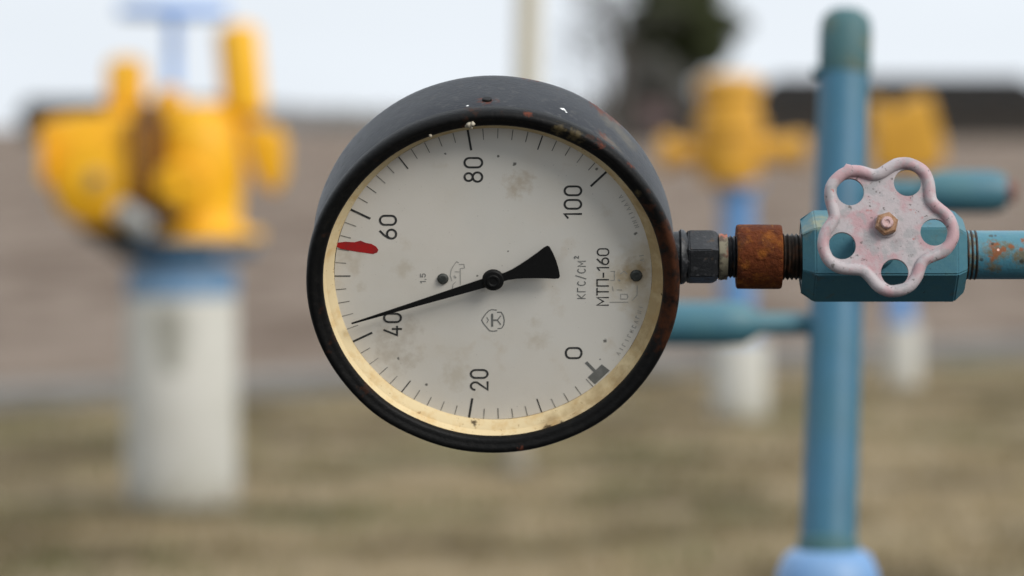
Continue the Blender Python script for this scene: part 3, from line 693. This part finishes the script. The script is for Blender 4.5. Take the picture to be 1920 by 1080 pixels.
# ------------------------------------------------------------------ blue vertical pipe with side fittings, 3 m away
pt, pb = P(1587, 22, 3.06), P(1552, 1045, 2.97)
bp = thing('vent_pipe', 'leaning blue vertical pipe behind the valve with rounded cap and teal side fittings', 'pipe', (pb.x, pb.y, 0))
off = Vector((pb.x, pb.y, 0))
dirp = (pt - pb).normalized()
qp = dirp.to_track_quat('Z', 'Y').to_matrix(); Lp = (pt - pb).length
bm = NB(); lathe(bm, [(0, -.01), (.0213, -.01), (.0211, .0), (.0192, Lp - .03), (0, Lp - .03)], seg=48, org=pb - off, mat3=qp)
obj('pipe', bm, M['pipeblue'], bp, 40)
bm = NB(); lathe(bm, [(.0193, Lp - .052), (.0202, Lp - .050), (.0204, Lp - .016), (.0190, Lp - .006), (.013, Lp), (0, Lp + .001)], seg=40, org=pb - off, mat3=qp, caps=False)
obj('cap', bm, M['captop'], bp, 40)
bm = NB(); lathe(bm, [(.0214, -.004), (.0232, -.002), (.0232, .012), (.0214, .014)], seg=40, org=pb - off, mat3=qp, caps=False)
obj('collar', bm, M['captop'], bp, 40)
bm = NB(); c0 = pb - off
lathe(bm, [(0, .006), (.026, .006), (.033, .001), (.0385, -.012), (.040, -.03), (.040, -c0.z - .05), (0, -c0.z - .05)], seg=48, org=(c0.x, c0.y, c0.z))
obj('sleeve', bm, M['paleblue'], bp, 40)
def along(y): t = (y - 1045) / (22 - 1045); return pb.lerp(pt, t) - off
# left fitting
j = along(612); dd = 3.02
Lx = lambda px: P(px, 607, dd) - off
bm = NB()
a0, a1 = Lx(1535), Lx(1195); d_ = (a1 - a0); Ll = d_.length; ql = d_.to_track_quat('Z', 'Y').to_matrix()
Lf = lambda px: (Lx(px) - a0).length
lathe(bm, [(0, 0), (.0085, 0), (.0085, Lf(1425)), (.0110, Lf(1415)), (.0160, Lf(1395)), (.0170, Lf(1350)), (.0170, Lf(1225)), (.013, Lf(1200)), (0, Lf(1195))], seg=36, org=a0, mat3=ql)
obj('side_fitting', bm, M['pipeteal'], bp, 35, label='teal side fitting reaching left behind the gauge')
bm = NB()
Rx = lambda px: P(px, 360, 3.03) - off
a0 = Rx(1590); d_ = Rx(1905) - a0; qr = d_.to_track_quat('Z', 'Y').to_matrix(); Rf = lambda px: (Rx(px) - a0).length
lathe(bm, [(0, 0), (.0085, 0), (.0085, Rf(1720)), (.013, Rf(1735)), (.0165, Rf(1760)), (.0165, Rf(1860)), (.0135, Rf(1885)), (0, Rf(1886))], seg=36, org=a0, mat3=qr)
sf = obj('side_fitting', bm, M['pipeteal'], bp, 35, label='teal side fitting reaching right, ending in a dull red plug')
bm = NB(); lathe(bm, [(0, Rf(1884)), (.0095, Rf(1884)), (.0095, Rf(1900)), (.006, Rf(1904)), (0, Rf(1904))], seg=6, org=a0, mat3=qr); obj('plug', bm, M['redcap'], sf, 25)
bm = NB()
e = along(140); cyl(bm, e + Vector((-.017, 0, 0)), e + Vector((-.0245, -.002, .001)), .005, .004, seg=20, bev=.001)
obj('boss', bm, M['captop'], bp, 35)

# ------------------------------------------------------------------ big yellow valve assembly on a white post (left)
g0 = G(342, 945); dL = (g0 - Vector((0, 0, CAM_H))).dot(FWD); K = dL / F
big = thing('gas_valve', 'large yellow gas valve with gearbox and blue handwheel on a thick white post', 'valve', g0)
def B(px, py, dy=0.0):        # photo pixel -> local metres on the plane through the post axis
    p = P(px, py, dL) - g0; return Vector((p.x, dy, p.z + p.y * 0))
X = lambda px: (px - 342) * K
Z = lambda py: (P(342, py, dL) - g0).z
bm = NB(); lathe(bm, [(0, -.1), (.208, -.1), (.206, .3), (.204, Z(556)), (.195, Z(550)), (0, Z(545))], seg=48, jitter=.003)
obj('post', bm, M['postwhite'], big, 40)
bm = NB(); lathe(bm, [(0, Z(548)), (.170, Z(548)), (.202, Z(556)), (.207, Z(520)), (.195, Z(500)), (.13, Z(492)), (.12, Z(470)), (0, Z(470))], seg=40)
obj('neck', bm, M['neckblue'], big, 35)
bm = NB(); lathe(bm, [(0, Z(474)), (.245, Z(474)), (.25, Z(470)), (.25, Z(455)), (.245, Z(451)), (0, Z(451))], seg=48, org=(.03, 0, 0))
for i in range(10):
    a = 2 * math.pi * i / 10 + .2; cyl(bm, (.03 + .205 * math.cos(a), .205 * math.sin(a), Z(484)), (.03 + .205 * math.cos(a), .205 * math.sin(a), Z(440)), .016, seg=6)
obj('flange', bm, M['blueflange'], big, 35)
bm = NB(); lathe(bm, [(0, Z(450.6)), (.21, Z(450.6)), (.23, Z(446)), (.23, Z(434)), (.16, Z(428)), (.145, Z(410)), (.155, Z(360)), (.165, Z(330)), (.155, Z(260)), (.13, Z(222)), (.08, Z(196)), (0, Z(190))], seg=48, org=(X(378), 0, 0))
body = obj('valve_body', bm, M['yellow'], big, 35)
bm = NB()
lathe(bm, [(0, -.24), (.085, -.24), (.10, -.225), (.10, .1), (0, .1)], 'y', 32, org=(X(352), 0, Z(350)))
for i in range(6):
    a = i * math.pi / 3; cyl(bm, (X(352) + .07 * math.cos(a), -.255, Z(350) + .07 * math.sin(a)), (X(352) + .07 * math.cos(a), -.23, Z(350) + .07 * math.sin(a)), .012, seg=6)
obj('side_cover', bm, M['yellow'], big, 30)
bm = NB(); box(bm, (X(330), -.16, Z(388)), (.10, .16, .13), None, .02); obj('dark_opening_block', bm, M['gapbrown'], big, 30)  # solid brown block painted in for a dark, shaded opening
# gearbox
bm = NB()
sh = [(80, 232), (118, 219), (200, 212), (262, 212), (270, 240), (270, 385), (255, 415), (222, 430), (172, 424), (124, 398), (108, 350), (92, 290)]
prism(bm, [(X(x), Z(y)) for x, y in sh], -.20, .22, .03)
gb = obj('gearbox', bm, M['yellow'], big, 40)
bm = NB(); lathe(bm, [(0, .0), (.145, .0), (.14, -.035), (.06, -.05), (0, -.05)], 'y', 40, org=(X(195), -.198, Z(325)))
for i in range(8):
    a = i * math.pi / 4 + .2; cyl(bm, (X(195) + .122 * math.cos(a), -.246, Z(325) + .122 * math.sin(a)), (X(195) + .122 * math.cos(a), -.215, Z(325) + .122 * math.sin(a)), .013, seg=6)
obj('cover', bm, M['yellow'], gb, 35)
for x_ in (100, 262):
    bm = NB(); box(bm, (X(x_), -.02, Z(300 if x_ < 200 else 312)), (.022, .50, .16 if x_ < 200 else .36), None, .005); obj('rib', bm, M['gapbrown'] if x_ > 200 else M['yellow'], gb, 30)
bm = NB(); lathe(bm, [(0, .0), (.036, .0), (.036, -.03), (.026, -.036), (0, -.036)], 'y', 6, org=(X(197), -.246, Z(335)))
obj('bolt', bm, M['boltm'], gb, 25)
bm = NB(); box(bm, (X(284), 0.0, Z(305)), (.085, .20, .44), None, .015); obj('drive_gap_block', bm, M['gapbrown'], big, 30)  # drive block made tall and brown to paint in the dark gap
bm = NB(); prism(bm, [(X(x), Z(y)) for x, y in ((150, 428), (330, 426), (330, 452), (300, 490), (240, 490), (205, 462))], -.14, .16, .008)
obj('bracket', bm, M['dkmetal'], big, 30)  # blackish plate; the shadow on its underside is put into the colour
bm = NB(); cyl(bm, (X(240), -.30, Z(388)), (X(284), -.22, Z(424)), .040, .046, 24, .006); obj('grease_fitting', bm, M['greymetal'], big, 30)
def capsule(p0, p1, r, m, name='cylinder', par=big):
    b = NB(); p0, p1 = Vector(p0), Vector(p1); L_ = (p1 - p0).length; qq = (p1 - p0).to_track_quat('Z', 'Y').to_matrix()
    lathe(b, [(0, 0), (r * .7, .004), (r, r * .35), (r, L_ - r * .5), (r * .86, L_ - r * .22), (r * .5, L_ - r * .05), (0, L_)], seg=32, org=p0, mat3=qq)
    return obj(name, b, m, par, 40)
capsule((X(238), 0, Z(225)), (X(240), 0, Z(106)), .074, M['yellow'], 'hydraulic_cylinder')
capsule((X(462), .02, Z(225)), (X(446), .02, Z(44)), .080, M['yellow'], 'accumulator')
bm = NB(); box(bm, ((X(440) + X(400)) / 2, .02, Z(222)), (.19, .10, .07), None, .012); obj('mounting_arm', bm, M['yellow'], big, 30)
bm = NB(); prism(bm, [(X(x), Z(y)) for x, y in ((455, 232), (520, 236), (538, 260), (536, 330), (520, 362), (497, 350), (470, 300))], -.06, .10, .015)
obj('limit_switch_box', bm, M['yellow'], big, 35)
bm = NB(); lathe(bm, [(0, Z(222)), (.055, Z(222)), (.052, Z(180)), (.040, Z(165)), (0, Z(163))], seg=28, org=(X(318), 0, 0)); obj('stem_housing', bm, M['yellow'], big, 35)
bm = NB(); cyl(bm, (X(327), 0, Z(168)), (X(328), 0, Z(28)), .024, .022, 20, .003); obj('stem', bm, M['skyblue'], big, 35)
bm = NB(); RW = .185; zc = Z(22)
tube(bm, [(X(328) + RW * math.cos(2 * math.pi * i / 48), RW * math.sin(2 * math.pi * i / 48), zc) for i in range(48)], .024, 12, True)
for i in range(4):
    a = i * math.pi / 2 + .25; cyl(bm, (X(328), 0, zc), (X(328) + RW * math.cos(a), RW * math.sin(a), zc), .012, seg=10)
lathe(bm, [(0, -.03), (.035, -.03), (.035, .03), (0, .03)], seg=20, org=(X(328), 0, zc))
obj('handwheel', bm, M['skyblue'], big, 40)

# ------------------------------------------------------------------ two smaller yellow valves further back
def small_valve(label, gx, gy, spec):
    g = G(gx, gy); d = (g - Vector((0, 0, CAM_H))).dot(FWD); k_ = d / F
    t = thing('gas_valve', label, 'valve', g)
    XX = lambda px: (px - gx) * k_
    ZZ = lambda py: (P(gx, py, d) - g).z
    spec(t, XX, ZZ, k_); return t
def mid(t, X, Z, k):
    b = NB(); lathe(b, [(0, -.1), (.134, -.1), (.132, Z(645)), (.125, Z(638)), (0, Z(638))], seg=36, jitter=.002); obj('post', b, M['postwhite'], t, 40)
    b = NB(); lathe(b, [(0, Z(640)), (.10, Z(640)), (.10, Z(625)), (.078, Z(615)), (.078, Z(360)), (.11, Z(354)), (.11, Z(342)), (0, Z(342))], seg=32, org=(X(1382), 0, 0)); obj('riser', b, M['blue'], t, 40)
    b = NB(); cxm = X(1367); lathe(b, [(0, Z(344)), (.135, Z(344)), (.145, Z(334)), (.150, Z(290)), (.150, Z(255)), (.165, Z(250)), (.165, Z(222)), (.140, Z(215)), (.140, Z(182)), (.158, Z(178)), (.155, Z(148)), (.10, Z(140)), (0, Z(138))], seg=40, org=(cxm, 0, 0)); obj('valve_body', b, M['yellowdull'], t, 35)
    b = NB(); lathe(b, [(0, X(1236)), (.085, X(1236)), (.092, X(1242)), (.092, X(1262)), (.062, X(1266)), (.062, X(1330)), (0, X(1330))], 'x', 32, org=(0, 0, Z(287))); obj('side_port', b, M['yellowdull'], t, 35)
    b = NB(); lathe(b, [(0, X(1400)), (.07, X(1400)), (.07, X(1478)), (.082, X(1482)), (.082, X(1508)), (0, X(1508))], 'x', 32, org=(0, 0, Z(282))); obj('side_port', b, M['yellowdull'], t, 35)
small_valve('dull yellow valve with two side ports on blue riser, left of the blue vertical pipe', 1388, 782, mid)
def rightv(t, X, Z, k):
    b = NB(); lathe(b, [(0, -.1), (.092, -.1), (.090, Z(612)), (.085, Z(606)), (0, Z(606))], seg=32, jitter=.002); obj('post', b, M['postwhite'], t, 40)
    b = NB(); lathe(b, [(0, Z(608)), (.07, Z(608)), (.07, Z(560)), (.06, Z(555)), (.06, Z(318)), (0, Z(318))], seg=28, org=(X(1688), 0, 0)); obj('riser', b, M['blue'], t, 40)
    b = NB(); prism(b, [(X(x), Z(y)) for x, y in ((1628, 188), (1652, 186), (1662, 214), (1684, 208), (1700, 180), (1736, 178), (1748, 215), (1764, 270), (1764, 305), (1740, 322), (1636, 322))], -.14, .14, .02); obj('valve_body', b, M['yellowdull'], t, 40)
    b = NB(); cyl(b, (X(1690), 0, Z(190)), (X(1690), 0, Z(180)), .05, .04, 20); obj('stem', b, M['dkmetal'], t, 35)
small_valve('dull yellow tapered valve on a short white post, right of the blue vertical pipe', 1694, 722, rightv)

# ------------------------------------------------------------------ cream pole behind the gauge
g = G(968, 885)
pole = thing('pole', 'slim cream coloured pole rising behind the gauge', 'pole', g)
d = (g - Vector((0, 0, CAM_H))).dot(FWD); top = P(1003, -60, d) - g
bm = NB(); cyl(bm, (0, 0, -.05), top + Vector((0, 0, .8)), .052, .049, 28, .004); obj('shaft', bm, M['cream'], pole, 40)
bm = NB(); lathe(bm, [(0, -.02), (.07, -.02), (.07, .015), (.056, .03), (0, .03)], seg=28); obj('foot', bm, M['kerb'], pole, 35)

# ------------------------------------------------------------------ far buildings, trees, woods
def house(name, label, px0, px1, pyb, pyt, d, wallm, roofm, eave=.55, depth=9, hip=0.12, nwin=4):
    c = P((px0 + px1) / 2, 240, d); c = Vector((c.x, c.y, 0)); t = thing(name, label, 'building', c)
    W = (px1 - px0) / F * d; H = P(0, pyt, d).z; he = H * eave
    b = NB(); box(b, (0, depth / 2, he / 2), (W * .96, depth, he)); obj('wall', b, wallm, t, 0)
    b = NB(); ov = .4
    e = [b.verts.new(p) for p in ((-W / 2, -ov, he), (W / 2, -ov, he), (W / 2, depth + ov, he), (-W / 2, depth + ov, he))]
    r = [b.verts.new(p) for p in ((-W / 2 + W * hip, depth / 2, H), (W / 2 - W * hip, depth / 2, H))]
    for f in ((e[0], e[1], r[1], r[0]), (e[2], e[3], r[0], r[1]), (e[1], e[2], r[1]), (e[3], e[0], r[0]), (e[3], e[2], e[1], e[0])): b.faces.new(f)
    bmesh.ops.translate(b, verts=b.verts, vec=(0, 0, .003)); obj('roof', b, roofm, t, 0)
    for i in range(nwin):
        x = -W * .4 + W * .8 * (i + .5) / nwin; b = NB(); box(b, (x, -.02, he * .55), (min(1.0, W / nwin * .4), .06, he * .4), None, .01); obj('window', b, M['glassdark'], t, 0)
    b = NB(); box(b, (W * .46 * .1, -.03, he * .4), (.9, .05, he * .8), None, .01); obj('door', b, M['brownwall'], t, 0)
house('farm_building', 'long low black-roofed building on the horizon at the right edge', 1405, 1985, 0, 142, 420, M['darkwall'], M['tar'], .62, 12, .10, 7)
house('farm_building', 'dark-roofed low building on the horizon behind the left valve', 30, 430, 0, 186, 430, M['darkwall'], M['tar'], .5, 10, .02, 5)
house('shed', 'small shed with dull red roof below the dark tree', 1192, 1262, 0, 192, 330, M['brownwall'], M['redroof'], .45, 5, .08, 2)

def limb(bm, p0, p1, r0, r1, seg=6): cyl(bm, p0, p1, r0, r1, seg)
def foliage(bm, rnd, centres, n, size):
    for i in range(n):
        c, rad = rnd.choice(centres)
        v = Vector((rnd.gauss(0, 1), rnd.gauss(0, 1), rnd.gauss(0, 1))).normalized() * rnd.random() ** .45
        p = c + Vector((v.x * rad[0], v.y * rad[0], v.z * rad[1]))
        a = Vector((rnd.gauss(0, 1), rnd.gauss(0, 1), rnd.gauss(0, 1))).normalized(); bb = a.orthogonal().normalized(); s_ = size * rnd.uniform(.5, 1.3)
        bm.faces.new([bm.verts.new(p + a * s_ * x + bb * s_ * y) for x, y in ((-1, -.35), (.2, -.5), (1, .1), (0, .5))])
rnd = random.Random(21)
# broad dark pine
tp = P(1256, 240, 360); tp = Vector((tp.x, tp.y, 0)); m_ = 360 / F
pine = thing('pine_tree', 'large dark green pine tree standing against the sky beyond the field', 'tree', tp)
bm = NB(); limb(bm, (0, 0, -.3), (.3, 0, 9), .45, .3, 12); limb(bm, (.3, 0, 9), (0, 0, 20), .3, .06, 10)
cs = []
for i in range(85):
    v = Vector((rnd.gauss(0, 1), rnd.gauss(0, 1), rnd.gauss(0, 1))).normalized() * rnd.uniform(.25, .95)
    c = Vector((v.x * 5.6 + .9, v.y * 5.4, 10.2 + v.z * 5.2)); cs.append((c, (rnd.uniform(1.3, 2.2), rnd.uniform(.9, 1.5))))
    limb(bm, (0, 0, max(5, c.z - 2)), c, .12, .03)
obj('trunk', bm, M['bark'], pine, 40)
bm = NB(); foliage(bm, rnd, cs, 42000, .44); obj('crown', bm, M['needles'], pine, 0, recalc=False)
# bare trees left of it
def bare(label, px, d, H, wd, seed, thick=.16):
    r_ = random.Random(seed); c = P(px, 240, d); t = thing('bare_tree', label, 'tree', (c.x, c.y, 0), group='bare trees around the pine')
    b = NB(); tw = NB(); limb(b, (0, 0, -.2), (0, 0, H * .45), thick * 1.3, thick, 10)
    def grow(p, dr, L_, rr, lv):
        q_ = p + dr * L_
        limb(b if lv < 2 else tw, p, q_, rr, rr * .6, 5)
        if lv < 5:
            for _ in range(3):
                nd = (dr + Vector((r_.gauss(0, .45), r_.gauss(0, .45), r_.gauss(.05, .3)))).normalized(); grow(q_, nd, L_ * r_.uniform(.6, .85), rr * .55, lv + 1)
    for i in range(4):
        dr = Vector((r_.gauss(0, .35) * wd, r_.gauss(0, .35), 1)).normalized(); grow(Vector((0, 0, H * (.25 + .07 * i))), dr, H * .2, thick * .6, 0)
    obj('trunk', b, M['bark'], t, 40); obj('twigs', tw, M['twigs'], t, 0)
bare('tall bare tree just left of the pine, with a dark trunk', 1162, 300, 13, 1.4, 3, .34)
bare('leaning bare tree between the pole and the pine', 1128, 310, 10, 2.2, 4, .26)
bare('short bare tree under the left side of the pine', 1200, 305, 6.5, 2.4, 5, .26)
bare('short bare tree under the right side of the pine', 1300, 320, 6, 2.6, 6, .26)
# a low evergreen bush under the pine
tb = P(1225, 240, 340); bush = thing('bush', 'dark bushy undergrowth at the foot of the pine', 'bush', (tb.x, tb.y, 0))
cs = [(Vector((rnd.uniform(-3.0, 3.4), rnd.uniform(-1, 1), rnd.triangular(.6, 7.2, 1.5))), (1.5, 1.2)) for _ in range(40)]
bm = NB()
for c, _ in cs: limb(bm, (c.x * .6, c.y * .6, -.1), c, .06, .02, 5)
obj('stems', bm, M['bark'], bush, 0)
bm = NB(); foliage(bm, rnd, cs, 12000, .36); obj('foliage', bm, M['twigs'], bush, 0, recalc=False)
# far-off woods reading as one mass
bm = NB()
for i in range(170):
    x = rnd.uniform(-72, 75); y = 950 + rnd.uniform(-30, 60); h = rnd.uniform(4.0, 7.0) * (1.0 + .35 * mnoise.noise(Vector((x * .02, 0, 0))))
    limb(bm, (x, y, 0), (x, y, h * .7), .25, .1, 5)
    for _ in range(26):
        p = Vector((x + rnd.gauss(0, 2.6), y + rnd.gauss(0, 1.5), rnd.uniform(.2, 1) * h)); s_ = rnd.uniform(.4, 1.0)
        a = Vector((rnd.gauss(0, 1), rnd.gauss(0, 1), rnd.gauss(0, 1))).normalized(); bb = a.orthogonal()
        bm.faces.new([bm.verts.new(p + a * s_ * u_ + bb * s_ * v_) for u_, v_ in ((-1, -.5), (1, -.5), (.6, .6), (-.6, .6))])
struct(obj('far_woods', bm, M['wood'], None, 0, recalc=False), 'stuff')
